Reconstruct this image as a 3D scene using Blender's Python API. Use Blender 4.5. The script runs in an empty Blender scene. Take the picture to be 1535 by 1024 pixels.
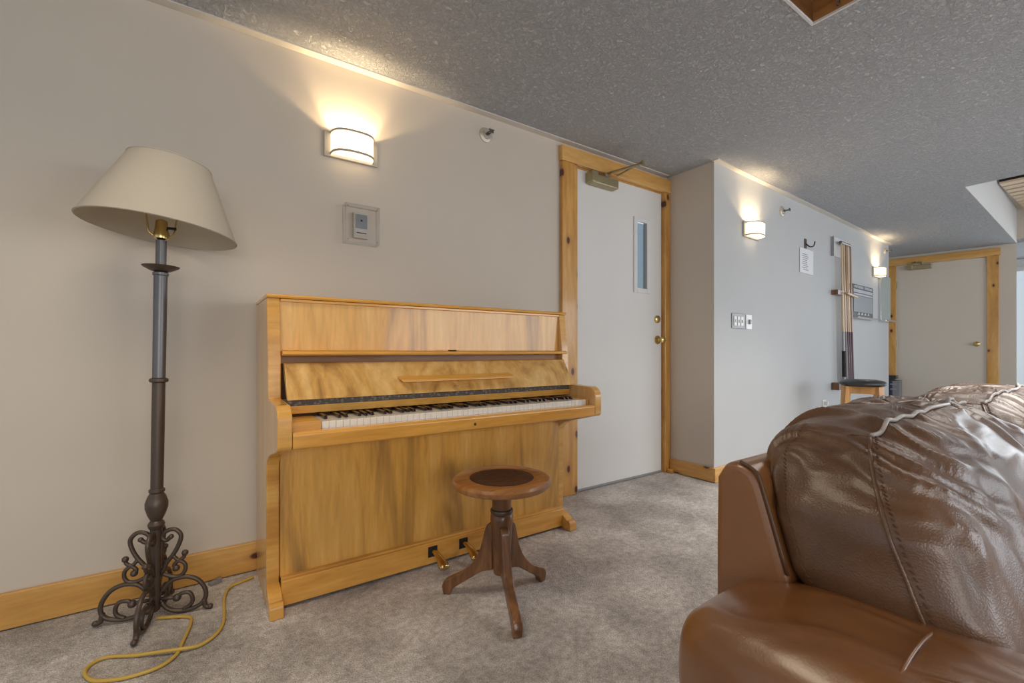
import bpy, bmesh, math, random
from mathutils import Vector, Matrix, noise

R = math.radians
C = bpy.context.scene.collection
scene = bpy.context.scene
random.seed(7)

# ------------------------------------------------------------------ camera
cam_d = bpy.data.cameras.new('camera')
cam = bpy.data.objects.new('camera', cam_d); C.objects.link(cam)
cam.location = (0, 0, 0.95)
cam.rotation_euler = (R(90), 0, -R(34.633))
cam_d.sensor_width = 36.0
cam_d.lens = 36.0 * 680 / 1535
cam_d.shift_y = 14.0 / 1535
cam_d.clip_start = 0.02
scene.camera = cam

# ------------------------------------------------------------------ exposure
vs = scene.view_settings
vs.view_transform = 'Standard'; vs.look = 'None'; vs.gamma = 1.0; vs.use_curve_mapping = False
vs.exposure = 0.27
scene.cycles.max_bounces = 8
scene.cycles.diffuse_bounces = 5
scene.cycles.sample_clamp_indirect = 6.0

# ------------------------------------------------------------------ sky
w = bpy.data.worlds.new('sky'); scene.world = w; w.use_nodes = True
wn = w.node_tree.nodes; wl = w.node_tree.links
bg = wn['Background']
tc = wn.new('ShaderNodeTexCoord'); sep = wn.new('ShaderNodeSeparateXYZ'); mr = wn.new('ShaderNodeMapRange')
cr = wn.new('ShaderNodeValToRGB')
wl.new(tc.outputs['Generated'], sep.inputs[0]); wl.new(sep.outputs['Z'], mr.inputs['Value'])
mr.inputs['From Min'].default_value = -0.3; mr.inputs['From Max'].default_value = 0.6
cr.color_ramp.elements[0].color = (0.40, 0.41, 0.42, 1)
cr.color_ramp.elements[1].color = (0.62, 0.74, 0.92, 1)
e = cr.color_ramp.elements.new(0.33); e.color = (0.62, 0.68, 0.74, 1)
wl.new(mr.outputs['Result'], cr.inputs['Fac']); wl.new(cr.outputs['Color'], bg.inputs['Color'])
bg.inputs['Strength'].default_value = 0.85

# ------------------------------------------------------------------ daylight through the windows
def area(name, loc, rot, sx, sy, power, col, spread=180):
    d = bpy.data.lights.new(name, 'AREA'); d.shape = 'RECTANGLE'; d.size = sx; d.size_y = sy
    d.energy = power; d.color = col; d.spread = R(spread)
    o = bpy.data.objects.new(name, d); C.objects.link(o); o.location = loc; o.rotation_euler = rot
    return o
area('window_daylight', (5.2, -3.9, 1.35), (R(60), 0, 0), 5.0, 1.7, 85, (0.90, 0.95, 1.0))
area('window_daylight_near', (-0.6, -3.9, 1.35), (R(50), 0, 0), 2.6, 1.5, 56, (1.0, 0.95, 0.88))
area('window_daylight_end', (10.6, -0.4, 1.35), (R(90), 0, R(90)), 2.6, 1.8, 60, (0.88, 0.94, 1.0))

# overhead fill added to brighten floor and sofa arm, no fixtures there
area('overhead_fill_near', (-0.25, 1.10, 2.28), (0, 0, 0), 0.9, 0.7, 8.0, (1.0, 0.84, 0.62), 120)
area('overhead_fill_far', (3.3, -0.2, 2.28), (0, 0, 0), 1.4, 1.4, 48, (1.0, 0.95, 0.88), 115)

# ------------------------------------------------------------------ materials
def mat(name, col=(0.8, 0.8, 0.8), rough=0.5, metal=0.0, coat=0.0, spec=0.5):
    m = bpy.data.materials.new(name); m.use_nodes = True
    b = m.node_tree.nodes['Principled BSDF']
    b.inputs['Base Color'].default_value = (*col, 1); b.inputs['Roughness'].default_value = rough
    b.inputs['Metallic'].default_value = metal; b.inputs['Coat Weight'].default_value = coat
    b.inputs['Coat Roughness'].default_value = 0.08
    b.inputs['Specular IOR Level'].default_value = spec
    return m
def N(m, t, **kw):
    n = m.node_tree.nodes.new(t)
    for k, v in kw.items():
        if k in n.inputs: n.inputs[k].default_value = v
        else: setattr(n, k, v)
    return n
def L(m, a, b): m.node_tree.links.new(a, b)
def BS(m): return m.node_tree.nodes['Principled BSDF']
def coords(m, scale=(1, 1, 1), rot=(0, 0, 0)):
    t = N(m, 'ShaderNodeTexCoord'); mp = N(m, 'ShaderNodeMapping')
    mp.inputs['Scale'].default_value = scale; mp.inputs['Rotation'].default_value = rot
    L(m, t.outputs['Object'], mp.inputs['Vector']); return mp.outputs['Vector']
def ramp(m, fac, stops):
    r = N(m, 'ShaderNodeValToRGB'); el = r.color_ramp.elements
    el[0].position, el[0].color = stops[0][0], (*stops[0][1], 1)
    el[1].position, el[1].color = stops[-1][0], (*stops[-1][1], 1)
    for p, c in stops[1:-1]:
        e = el.new(p); e.color = (*c, 1)
    L(m, fac, r.inputs['Fac']); return r.outputs['Color']
def noise_tex(m, vec, scale, detail=4, rough=0.55, dist=0.0):
    n = N(m, 'ShaderNodeTexNoise'); n.inputs['Scale'].default_value = scale; n.inputs['Detail'].default_value = detail
    n.inputs['Roughness'].default_value = rough; n.inputs['Distortion'].default_value = dist
    L(m, vec, n.inputs['Vector']); return n.outputs['Fac']
def mix(m, fac, a, b, mode='MIX'):
    x = N(m, 'ShaderNodeMix', data_type='RGBA', blend_type=mode)
    if isinstance(fac, (int, float)): x.inputs[0].default_value = fac
    else: L(m, fac, x.inputs[0])
    for s, v in ((6, a), (7, b)):
        if isinstance(v, tuple): x.inputs[s].default_value = (*v, 1)
        else: L(m, v, x.inputs[s])
    return x.outputs[2]
def bump(m, h, strength, dist=0.01):
    b = N(m, 'ShaderNodeBump'); b.inputs['Strength'].default_value = strength; b.inputs['Distance'].default_value = dist
    L(m, h, b.inputs['Height']); L(m, b.outputs['Normal'], BS(m).inputs['Normal']); return b

def paint(name, col, bs=0.06):
    m = mat(name, col, 0.62, spec=0.3)
    v = coords(m); n = noise_tex(m, v, 160, 3); bump(m, n, bs, 0.004)
    n2 = noise_tex(m, v, 1.3, 3)
    L(m, ramp(m, n2, [(0.3, tuple(c * 0.97 for c in col)), (0.7, tuple(min(1, c * 1.02) for c in col))]), BS(m).inputs['Base Color'])
    return m
M_wall = paint('wall_paint', (0.62, 0.55, 0.465))
M_wallB = paint('wall_paint_cool_light', (0.53, 0.54, 0.545))  # wall paint with the cool daylight put into its colour
M_door = paint('door_paint', (0.74, 0.73, 0.71), 0.02)
M_strippaint = paint('strip_paint', (0.66, 0.63, 0.58), 0.02)
M_doorfar = paint('door_paint_warm_light', (0.66, 0.59, 0.50), 0.02)  # far door: warmth of the light there put into the colour
M_white = paint('white_paint', (0.72, 0.72, 0.72), 0.02)

def ceiling_mat():
    m = mat('textured_ceiling', (0.55, 0.54, 0.53), 0.8, spec=0.2)
    v = coords(m)
    a = noise_tex(m, v, 48, 5, 0.68, 0.8); b = noise_tex(m, v, 130, 3)
    h = ramp(m, a, [(0.42, (0, 0, 0)), (0.62, (1, 1, 1))])
    x = mix(m, 0.3, h, b); bump(m, x, 0.8, 0.018)
    L(m, ramp(m, a, [(0.35, (0.47, 0.49, 0.52)), (0.65, (0.63, 0.65, 0.68))]), BS(m).inputs['Base Color'])
    return m
M_ceil = ceiling_mat()

def carpet_mat():
    m = mat('carpet', (0.25, 0.22, 0.2), 0.95, spec=0.1)
    v = coords(m)
    big = noise_tex(m, v, 3.2, 5, 0.6, 0.5); mid = noise_tex(m, v, 42, 4, 0.7); fine = noise_tex(m, v, 260, 2, 0.7)
    vor = N(m, 'ShaderNodeTexVoronoi'); vor.inputs['Scale'].default_value = 190; L(m, v, vor.inputs['Vector'])
    c1 = ramp(m, big, [(0.33, (0.40, 0.372, 0.350)), (0.5, (0.55, 0.512, 0.485)), (0.68, (0.73, 0.692, 0.665))])
    c2 = ramp(m, mid, [(0.3, (0.70, 0.69, 0.69)), (0.7, (1.25, 1.25, 1.25))])
    c3 = ramp(m, fine, [(0.32, (0.55, 0.55, 0.56)), (0.68, (1.40, 1.39, 1.37))])
    c = mix(m, 1.0, c1, c2, 'MULTIPLY'); c = mix(m, 0.85, c, c3, 'MULTIPLY')
    L(m, c, BS(m).inputs['Base Color'])
    bump(m, mix(m, 0.5, fine, vor.outputs['Distance']), 0.9, 0.008)
    return m
M_carpet = carpet_mat()

def wood(name, dark, midc, light, grain='Z', rough=0.28, coat=0.5, figure=1.0, fine=1.0, knots=0.0, off=0.0, fscale=(6.0, 0.8)):
    m = mat(name, midc, rough, coat=coat)
    hi, lo = fscale
    s = {'X': (lo, hi, hi), 'Y': (hi, lo, hi), 'Z': (hi, hi, lo)}[grain]
    s2 = tuple(c * 9 for c in s)
    t = N(m, 'ShaderNodeTexCoord'); mp = N(m, 'ShaderNodeMapping'); mp.inputs['Scale'].default_value = s
    mp.inputs['Location'].default_value = (off, off * 1.7, off * 0.6)
    mp2 = N(m, 'ShaderNodeMapping'); mp2.inputs['Scale'].default_value = s2
    L(m, t.outputs['Object'], mp.inputs['Vector']); L(m, t.outputs['Object'], mp2.inputs['Vector'])
    a = noise_tex(m, mp.outputs['Vector'], 1.0, 4, 0.55, 1.6 * figure)
    b = noise_tex(m, mp2.outputs['Vector'], 1.0, 4, 0.6, 0.3)
    c = ramp(m, a, [(0.30, dark), (0.47, midc), (0.68, light)])
    g = ramp(m, b, [(0.3, (0.80, 0.78, 0.74)), (0.7, (1.08, 1.08, 1.08))])
    c = mix(m, 0.8 * fine, c, g, 'MULTIPLY')
    if knots > 0:
        # oval knots, laid out in the plane of the board
        sp_ = N(m, 'ShaderNodeSeparateXYZ'); cb = N(m, 'ShaderNodeCombineXYZ'); mu = N(m, 'ShaderNodeMapping')
        L(m, t.outputs['Object'], sp_.inputs[0])
        ga = {'X': ('X', 'Z'), 'Y': ('Y', 'Z'), 'Z': ('Z', 'X')}[grain]
        L(m, sp_.outputs[ga[0]], cb.inputs['X']); L(m, sp_.outputs[ga[1]], cb.inputs['Y'])
        mu.inputs['Scale'].default_value = (2.6 * knots, 4.6 * knots, 1); mu.inputs['Location'].default_value = (off * 3.1 + 0.3, off * 1.7 + 0.45, 0)
        L(m, cb.outputs[0], mu.inputs['Vector'])
        vo = N(m, 'ShaderNodeTexVoronoi', voronoi_dimensions='2D'); vo.inputs['Scale'].default_value = 1.0; L(m, mu.outputs['Vector'], vo.inputs['Vector'])
        k = ramp(m, vo.outputs['Distance'], [(0.045, (1, 1, 1)), (0.075, (0, 0, 0))])
        halo = ramp(m, vo.outputs['Distance'], [(0.06, (0.45, 0.45, 0.45)), (0.16, (0, 0, 0))])
        c = mix(m, halo, c, (0.36, 0.13, 0.03))
        c = mix(m, k, c, (0.085, 0.022, 0.010))
    L(m, c, BS(m).inputs['Base Color'])
    bump(m, b, 0.03, 0.003)
    return m
VD, VM, VL = (0.34, 0.170, 0.048), (0.77, 0.400, 0.080), (0.85, 0.500, 0.140)
M_ven = wood('veneer_upright', VD, VM, VL, 'Z', 0.30, 0.45, 0.6, fscale=(6.0, 0.7), off=3.1)
M_venF = wood('veneer_figured', (0.40, 0.200, 0.055), (0.66, 0.365, 0.100), (0.80, 0.500, 0.180), 'Z', 0.28, 0.5, 2.0, fscale=(4.0, 1.9), off=8.4)
M_venX = wood('veneer_lengthways', (0.62, 0.265, 0.040), (0.77, 0.370, 0.068), (0.84, 0.460, 0.115), 'X', 0.26, 0.6, 0.8)
M_venS = wood('veneer_side_sheen', (0.58, 0.325, 0.120), (0.68, 0.400, 0.160), (0.76, 0.470, 0.200), 'Z', 0.28, 0.5, 0.5)  # paler than the edges: reflection on the side faces put into the colour
M_post = wood('veneer_edge', (0.58, 0.270, 0.050), (0.72, 0.370, 0.080), (0.80, 0.460, 0.120), 'X', 0.26, 0.6, 0.6, off=2.0)
M_pine = wood('pine_flat', (0.50, 0.225, 0.045), (0.64, 0.330, 0.080), (0.74, 0.430, 0.140), 'X', 0.32, 0.35, 0.6, knots=1.0, off=1.0)
M_pineZ = wood('pine_upright', (0.50, 0.225, 0.045), (0.64, 0.330, 0.080), (0.74, 0.430, 0.140), 'Z', 0.32, 0.35, 0.6, knots=1.0, off=0.4)
M_pineK = wood('knotty_pine_upright', (0.50, 0.225, 0.045), (0.64, 0.330, 0.080), (0.74, 0.430, 0.140), 'Z', 0.32, 0.35, 0.6, knots=1.25, off=0.93)
M_pineY = wood('pine_cross', (0.50, 0.225, 0.045), (0.64, 0.330, 0.080), (0.74, 0.430, 0.140), 'Y', 0.32, 0.35, 0.6, knots=1.0, off=2.4)
M_oak = wood('worn_oak', (0.075, 0.027, 0.010), (0.155, 0.062, 0.021), (0.27, 0.120, 0.043), 'Z', 0.36, 0.35, 0.8, fscale=(14, 2.5))
M_oakrim = wood('worn_oak_rim', (0.15, 0.052, 0.015), (0.30, 0.120, 0.034), (0.42, 0.19, 0.062), 'X', 0.30, 0.5, 0.8, fscale=(14, 3))
M_redwood = wood('stained_board', (0.13, 0.055, 0.018), (0.24, 0.105, 0.032), (0.34, 0.16, 0.05), 'X', 0.5, 0.1, 0.8)
M_redwoodY = wood('stained_board_lit', (0.28, 0.12, 0.035), (0.42, 0.19, 0.06), (0.52, 0.26, 0.085), 'Y', 0.5, 0.1, 0.8)  # lighter copy of the stained board, light on the cross faces painted in
M_slat = wood('slat_wood', (0.66, 0.50, 0.33), (0.74, 0.58, 0.40), (0.78, 0.63, 0.46), 'Y', 0.5, 0.1, 0.5)
M_stoolwood = wood('stool_pine', (0.36, 0.17, 0.045), (0.48, 0.25, 0.08), (0.56, 0.32, 0.11), 'Z', 0.35, 0.3, 0.6)

def leather_mat():
    m = mat('brown_leather', (0.2, 0.085, 0.032), 0.34, coat=0.25, spec=0.6)
    BS(m).inputs['Coat Roughness'].default_value = 0.25
    v = coords(m)
    a = noise_tex(m, v, 5, 5, 0.6, 0.5); g = noise_tex(m, v, 210, 3, 0.6)
    vo = N(m, 'ShaderNodeTexVoronoi'); vo.inputs['Scale'].default_value = 330; L(m, v, vo.inputs['Vector'])
    L(m, ramp(m, a, [(0.3, (0.095, 0.045, 0.022)), (0.55, (0.150, 0.072, 0.033)), (0.75, (0.215, 0.108, 0.047))]), BS(m).inputs['Base Color'])
    L(m, ramp(m, a, [(0.3, (0.44,) * 3), (0.7, (0.30,) * 3)]), BS(m).inputs['Roughness'])
    cr_ = noise_tex(m, coords(m, (7, 22, 7)), 1.0, 5, 0.6, 0.8)
    bump(m, mix(m, 0.6, mix(m, 0.5, g, vo.outputs['Distance']), cr_), 0.35, 0.006)
    return m
M_leather = leather_mat()
def leather_arm():
    m = mat('tan_leather', (0.29, 0.125, 0.042), 0.36, coat=0.6, spec=0.7)
    BS(m).inputs['Coat Roughness'].default_value = 0.24
    v = coords(m)
    a = noise_tex(m, v, 3.5, 4, 0.6, 0.4); g = noise_tex(m, v, 240, 3, 0.6)
    L(m, ramp(m, a, [(0.3, (0.165, 0.060, 0.014)), (0.7, (0.265, 0.104, 0.027))]), BS(m).inputs['Base Color'])
    bump(m, g, 0.12, 0.003)
    return m
M_leathA = leather_arm()
M_seam = mat('seam_thread', (0.10, 0.045, 0.02), 0.45)
M_seamL = mat('seam_highlight', (0.46, 0.41, 0.38), 0.35)  # pale highlight along the crown seam put into its colour

M_bronze = mat('dark_bronze', (0.105, 0.078, 0.060), 0.42, 0.55)
M_steel = mat('grey_lamp_metal', (0.16, 0.155, 0.155), 0.38, 0.75)
M_brass = mat('brass', (0.62, 0.46, 0.19), 0.22, 1.0)
M_oldbrass = mat('old_brass', (0.42, 0.36, 0.22), 0.38, 0.9)
M_nickel = mat('brushed_nickel', (0.60, 0.54, 0.46), 0.40, 0.45)
M_chrome = mat('chrome', (0.72, 0.72, 0.74), 0.15, 1.0)
M_dark = mat('dark_recess', (0.012, 0.010, 0.009), 0.7)
M_black = mat('black_vinyl', (0.022, 0.024, 0.027), 0.32, coat=0.2)
M_ivory = mat('ivory_key', (0.86, 0.82, 0.73), 0.22, coat=0.3)
M_ebony = mat('ebony_key', (0.030, 0.014, 0.012), 0.25, coat=0.3)
M_gold = mat('gold_leaf', (0.70, 0.58, 0.30), 0.3, 0.9)
M_plastic = mat('beige_plastic', (0.52, 0.49, 0.43), 0.4)
M_lcd = mat('grey_display', (0.25, 0.27, 0.29), 0.25)
M_switch = mat('white_plastic', (0.74, 0.74, 0.73), 0.3)
M_greyplate = mat('grey_plate', (0.33, 0.33, 0.34), 0.4, 0.3)
M_paper = mat('white_paper', (0.78, 0.79, 0.82), 0.7)
M_ink = mat('grey_ink', (0.28, 0.29, 0.33), 0.7)
M_navy = mat('navy_plastic', (0.020, 0.026, 0.060), 0.45)
M_bingrey = mat('grey_plastic', (0.24, 0.235, 0.24), 0.5)
M_board = mat('glass_board', (0.36, 0.46, 0.45), 0.12, coat=0.5)
M_signdark = mat('dark_sign', (0.03, 0.033, 0.04), 0.5)
M_signgrey = mat('silver_sign_panel', (0.22, 0.24, 0.265), 0.5)
M_signlight = mat('light_sign_band', (0.42, 0.44, 0.47), 0.5)
M_cue1 = mat('maple_cue', (0.60, 0.45, 0.28), 0.28, coat=0.4)
M_cue2 = mat('brown_cue', (0.36, 0.20, 0.10), 0.28, coat=0.4)
M_cuegrip = mat('plum_grip', (0.10, 0.045, 0.060), 0.4)
M_cord = mat('yellow_cord', (0.58, 0.38, 0.07), 0.4)
M_seatleather = None
def seat_leather():
    m = mat('cracked_dark_leather', (0.04, 0.014, 0.010), 0.42, spec=0.35)
    v = coords(m); a = noise_tex(m, v, 16, 5, 0.65, 1.2)
    L(m, ramp(m, a, [(0.35, (0.028, 0.010, 0.008)), (0.6, (0.060, 0.022, 0.014)), (0.75, (0.11, 0.042, 0.024))]), BS(m).inputs['Base Color'])
    bump(m, a, 0.5, 0.006); return m
M_seatleather = seat_leather()
def strip_mat():
    m = mat('patterned_strip', (0.2, 0.19, 0.17), 0.8)
    v = coords(m); vo = N(m, 'ShaderNodeTexVoronoi'); vo.inputs['Scale'].default_value = 70; L(m, v, vo.inputs['Vector'])
    L(m, ramp(m, vo.outputs['Distance'], [(0.15, (0.25, 0.22, 0.18)), (0.5, (0.11, 0.09, 0.075))]), BS(m).inputs['Base Color'])
    return m
M_strip = strip_mat()
def shade_mat():
    m = mat('linen_shade', (0.62, 0.575, 0.495), 0.85, spec=0.1)
    nt = m.node_tree; out = [n for n in nt.nodes if n.type == 'OUTPUT_MATERIAL'][0]
    tr = N(m, 'ShaderNodeBsdfTranslucent'); tr.inputs['Color'].default_value = (0.74, 0.66, 0.52, 1)
    mx = N(m, 'ShaderNodeMixShader'); mx.inputs[0].default_value = 0.35
    L(m, BS(m).outputs[0], mx.inputs[1]); L(m, tr.outputs[0], mx.inputs[2]); L(m, mx.outputs[0], out.inputs['Surface'])
    v = coords(m, (1, 1, 1)); n = noise_tex(m, v, 300, 2); bump(m, n, 0.12, 0.002)
    return m
M_shade = shade_mat()
def glow(name, col, s):
    m = mat(name, (0.85, 0.82, 0.75), 0.4)
    BS(m).inputs['Emission Color'].default_value = (*col, 1); BS(m).inputs['Emission Strength'].default_value = s
    return m
M_sconceglass = glow('lit_frosted_glass', (1.0, 0.76, 0.46), 2.6)
M_sconcelow = glow('lit_frosted_diffuser', (1.0, 0.76, 0.45), 1.6)
def clear(name, tint, f=0.16):
    m = bpy.data.materials.new(name); m.use_nodes = True; nt = m.node_tree; nt.nodes.clear()
    out = nt.nodes.new('ShaderNodeOutputMaterial'); t = nt.nodes.new('ShaderNodeBsdfTransparent'); g = nt.nodes.new('ShaderNodeBsdfGlossy')
    g.inputs['Roughness'].default_value = 0.04; t.inputs['Color'].default_value = (*tint, 1)
    x = nt.nodes.new('ShaderNodeMixShader'); x.inputs[0].default_value = f
    nt.links.new(t.outputs[0], x.inputs[1]); nt.links.new(g.outputs[0], x.inputs[2]); nt.links.new(x.outputs[0], out.inputs['Surface'])
    return m
M_acrylic = clear('clear_acrylic', (1, 1, 1), 0.03)
M_acryedge = clear('acrylic_edge', (0.99, 0.99, 0.99), 0.16)
M_clearpane = clear('clear_window_glass', (0.96, 0.97, 0.97), 0.04)
M_pane = clear('window_glass', (0.62, 0.70, 0.72), 0.14)

# ------------------------------------------------------------------ mesh helpers
def add_box(bm, x0, x1, y0, y1, z0, z1):
    v = [bm.verts.new((x, y, z)) for x in (x0, x1) for y in (y0, y1) for z in (z0, z1)]
    for f in ((0, 1, 3, 2), (4, 6, 7, 5), (0, 4, 5, 1), (2, 3, 7, 6), (0, 2, 6, 4), (1, 5, 7, 3)):
        bm.faces.new([v[i] for i in f])
def box(x0, x1, y0, y1, z0, z1):
    bm = bmesh.new(); add_box(bm, x0, x1, y0, y1, z0, z1); return bm
def add_prism(bm, pts, axis, a0, a1):
    def P(p, a): return {'X': (a, p[0], p[1]), 'Y': (p[0], a, p[1]), 'Z': (p[0], p[1], a)}[axis]
    A = [bm.verts.new(P(p, a0)) for p in pts]; B = [bm.verts.new(P(p, a1)) for p in pts]
    n = len(pts); bm.faces.new(A[::-1]); bm.faces.new(B)
    for i in range(n): bm.faces.new((A[i], A[(i + 1) % n], B[(i + 1) % n], B[i]))
def prism(pts, axis, a0, a1):
    bm = bmesh.new(); add_prism(bm, pts, axis, a0, a1); return bm
def smooth_path(pts, k=4):
    P = [Vector(p) for p in pts]; out = []
    for i in range(len(P) - 1):
        p0 = P[max(i - 1, 0)]; p1 = P[i]; p2 = P[i + 1]; p3 = P[min(i + 2, len(P) - 1)]
        for j in range(k):
            t = j / k
            out.append(0.5 * ((2 * p1) + (p2 - p0) * t + (2 * p0 - 5 * p1 + 4 * p2 - p3) * t * t + (3 * p1 - p0 - 3 * p2 + p3) * t ** 3))
    out.append(P[-1]); return out
def add_tube(bm, pts, r, n=8, sx=1.0, side=None):
    P = [Vector(p) for p in pts]; m = len(P)
    rr = r if isinstance(r, (list, tuple)) else [r] * m
    rings = []; up = Vector((0, 0, 1)); prev = None
    for i in range(m):
        t = (P[min(i + 1, m - 1)] - P[max(i - 1, 0)]).normalized()
        if side is not None: a = Vector(side)
        elif prev is None: a = t.cross(up) if abs(t.dot(up)) < 0.95 else t.cross(Vector((1, 0, 0)))
        else: a = prev - t * prev.dot(t)
        a.normalize(); prev = a; b = t.cross(a).normalized()
        rings.append([bm.verts.new(P[i] + (a * math.cos(q) * sx + b * math.sin(q)) * rr[i]) for q in (2 * math.pi * k / n for k in range(n))])
    for i in range(m - 1):
        for k in range(n):
            bm.faces.new((rings[i][k], rings[i][(k + 1) % n], rings[i + 1][(k + 1) % n], rings[i + 1][k]))
    bm.faces.new(rings[0][::-1]); bm.faces.new(rings[-1])
def tube(pts, r, n=8, **k):
    bm = bmesh.new(); add_tube(bm, pts, r, n, **k); return bm
def add_lathe(bm, prof, c=(0, 0, 0), n=32, cap=True):
    rings = []
    for r, z in prof:
        rings.append([bm.verts.new((c[0] + r * math.cos(2 * math.pi * k / n), c[1] + r * math.sin(2 * math.pi * k / n), c[2] + z)) for k in range(n)])
    for i in range(len(prof) - 1):
        for k in range(n):
            bm.faces.new((rings[i][k], rings[i][(k + 1) % n], rings[i + 1][(k + 1) % n], rings[i + 1][k]))
    if cap:
        bm.faces.new(rings[0][::-1]); bm.faces.new(rings[-1])
def lathe(prof, c=(0, 0, 0), n=32, cap=True):
    bm = bmesh.new(); add_lathe(bm, prof, c, n, cap); return bm
def obj(name, bm, m, parent=None, bev=0.0, smooth=False, seg=2, sub=0, loc=None):
    bmesh.ops.recalc_face_normals(bm, faces=bm.faces)
    me = bpy.data.meshes.new(name); bm.to_mesh(me); bm.free()
    o = bpy.data.objects.new(name, me); C.objects.link(o)
    me.materials.append(m)
    if bev > 0:
        b = o.modifiers.new('bevel', 'BEVEL'); b.width = bev; b.segments = seg; b.limit_method = 'ANGLE'; b.angle_limit = R(35)
        b.harden_normals = False
    if sub: s = o.modifiers.new('sub', 'SUBSURF'); s.levels = sub; s.render_levels = sub
    if smooth:
        for p in me.polygons: p.use_smooth = True
        if smooth == 'auto':
            me.set_sharp_from_angle(angle=R(38))
    if parent: o.parent = parent
    if loc: o.location = loc
    return o
def tag(o, label=None, cat=None, group=None, kind=None):
    if label: o['label'] = label
    if cat: o['category'] = cat
    if group: o['group'] = group
    if kind: o['kind'] = kind
    return o
def thing(name, label, cat, loc=(0, 0, 0), rz=0.0, group=None, kind=None):
    o = bpy.data.objects.new(name, None); o.empty_display_size = 0.1; C.objects.link(o)
    o.location = loc; o.rotation_euler = (0, 0, rz); return tag(o, label, cat, group, kind)
def struct(name, bm, m, label, cat, bev=0.0):
    return tag(obj(name, bm, m, None, bev), label, cat, None, 'structure')
def dup(root, loc, rz, label, group=None):
    r = root.copy(); C.objects.link(r); r.location = loc; r.rotation_euler = (0, 0, rz); r['label'] = label
    if group: r['group'] = group
    def kids(src, dst):
        for ch in list(src.children):
            c = ch.copy(); C.objects.link(c); c.parent = dst; kids(ch, c)
    kids(root, r); return r

# ------------------------------------------------------------------ the room
YA = 2.26; HC = 2.32
B0 = Vector((3.06, 1.865, 0)); B1 = Vector((7.35, 2.06, 0)); bd = (B1 - B0).normalized(); bn = Vector((bd.y, -bd.x, 0)); BZ = math.atan2(bd.y, bd.x)
def onB(s, z=0.0, out=0.0): return B0 + bd * s + bn * out + Vector((0, 0, z))
F0 = Vector((8.345, 2.32, 0)); F1 = Vector((8.555, 1.10, 0)); fd = (F1 - F0).normalized(); fn = Vector((fd.y, -fd.x, 0)); FZ = math.atan2(fd.y, fd.x)
def onF(s, z=0.0, out=0.0): return F0 + fd * s + fn * out + Vector((0, 0, z))

struct('floor', box(-3, 11, -4.5, 3.6, -0.1, 0), M_carpet, 'grey-brown mottled carpet covering the whole floor', 'floor')

bm = bmesh.new()
def cpoly(pts): add_prism(bm, pts, 'Z', HC, HC + 0.05)
cpoly([(-3, -4.5), (1.0, -4.5), (1.0, 3.2), (-3, 3.2)])
cpoly([(1.0, -4.5), (2.125, -4.5), (2.125, -0.5), (1.0, -0.5)])
cpoly([(1.0, 0.855), (2.125, 0.855), (2.125, 3.2), (1.0, 3.2)])
cpoly([(2.125, -4.5), (5.27, -4.5), (5.27, 3.2), (2.125, 3.2)])
cpoly([(5.27, -4.5), (8.56, -4.5), (8.56, -0.9), (5.27, -0.9)])
cpoly([(5.27, 0.97), (8.56, 1.10), (8.56, 3.2), (5.27, 3.2)])
cpoly([(8.56, -4.5), (11, -4.5), (11, 3.2), (8.56, 3.2)])
struct('ceiling', bm, M_ceil, 'grey textured ceiling with two square openings cut in it', 'ceiling')

# left wall, with the opening for the white door
bm = bmesh.new()
add_box(bm, -3, 2.060, YA, YA + 0.12, 0, HC)
add_box(bm, 2.060, 2.985, YA, YA + 0.12, 2.19, HC)
add_box(bm, 2.985, 3.06, YA, YA + 0.12, 0, HC)
struct('wall_left', bm, M_wall, 'long warm beige painted wall behind the piano and floor lamp', 'wall')
struct('wall_return', prism([(3.06, 1.865), (3.06, YA + 0.12), (3.16, YA + 0.12), (3.16, 1.97)], 'Z', 0, HC), M_wall, 'short beige return wall just right of the white door', 'wall')
struct('wall_right', prism([(3.06, 1.865), (3.16, 1.97), (7.24, 2.16), (7.24, 2.8), (7.35, 2.8), (7.35, 2.06)], 'Z', 0, HC), M_wallB, 'white painted wall, tinted for cool daylight, with the cue rack and small wall lights', 'wall')
fa, fb = onF(-0.6), onF(1.238)
ga, gb = onF(-0.6, 0, -0.1), onF(1.238, 0, -0.1)
dA, dB = 0.062, 0.972
bm = bmesh.new()
for s0, s1, z0, z1 in ((-0.6, dA, 0, HC), (dA, dB, 2.185, HC), (dB, 1.238, 0, HC)):
    a, b, c, d = onF(s0), onF(s1), onF(s1, 0, -0.1), onF(s0, 0, -0.1)
    add_prism(bm, [(a.x, a.y), (b.x, b.y), (c.x, c.y), (d.x, d.y)], 'Z', z0, z1)
struct('wall_far', bm, M_wall, 'beige end wall around the far door', 'wall')
struct('wall_corridor', box(1.4, 3.6, 3.3, 3.4, 0, HC), M_wallB, 'pale wall of the corridor seen through the door glass', 'wall')
# end wall beyond the far door with a bright window
bm = bmesh.new()
add_box(bm, 10.1, 10.2, -4.5, -2.0, 0, HC); add_box(bm, 10.1, 10.2, -2.0, 1.62, 2.2, HC + 0.5)
add_box(bm, 10.1, 10.2, 1.62, 3.2, 0, HC); add_box(bm, 10.1, 10.2, -2.0, 1.62, 0, 0.10)
struct('wall_end', bm, M_white, 'white wall around the bright window at the far right edge', 'wall')
win = thing('window_1', 'tall bright window at the far right edge beyond the end wall', 'window', (10.1, 0, 0), 0, None, 'structure')
bm = bmesh.new()
add_box(bm, -0.03, 0.03, 1.56, 1.62, 0.10, 2.2); add_box(bm, -0.03, 0.03, -2.0, -1.94, 0.10, 2.2)
add_box(bm, -0.03, 0.03, -1.94, 1.56, 2.14, 2.2); add_box(bm, -0.03, 0.03, -1.94, 1.56, 0.10, 0.17); add_box(bm, -0.03, 0.03, -0.2, -0.14, 0.17, 2.14)
obj('window_frame', bm, M_white, win)
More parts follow.
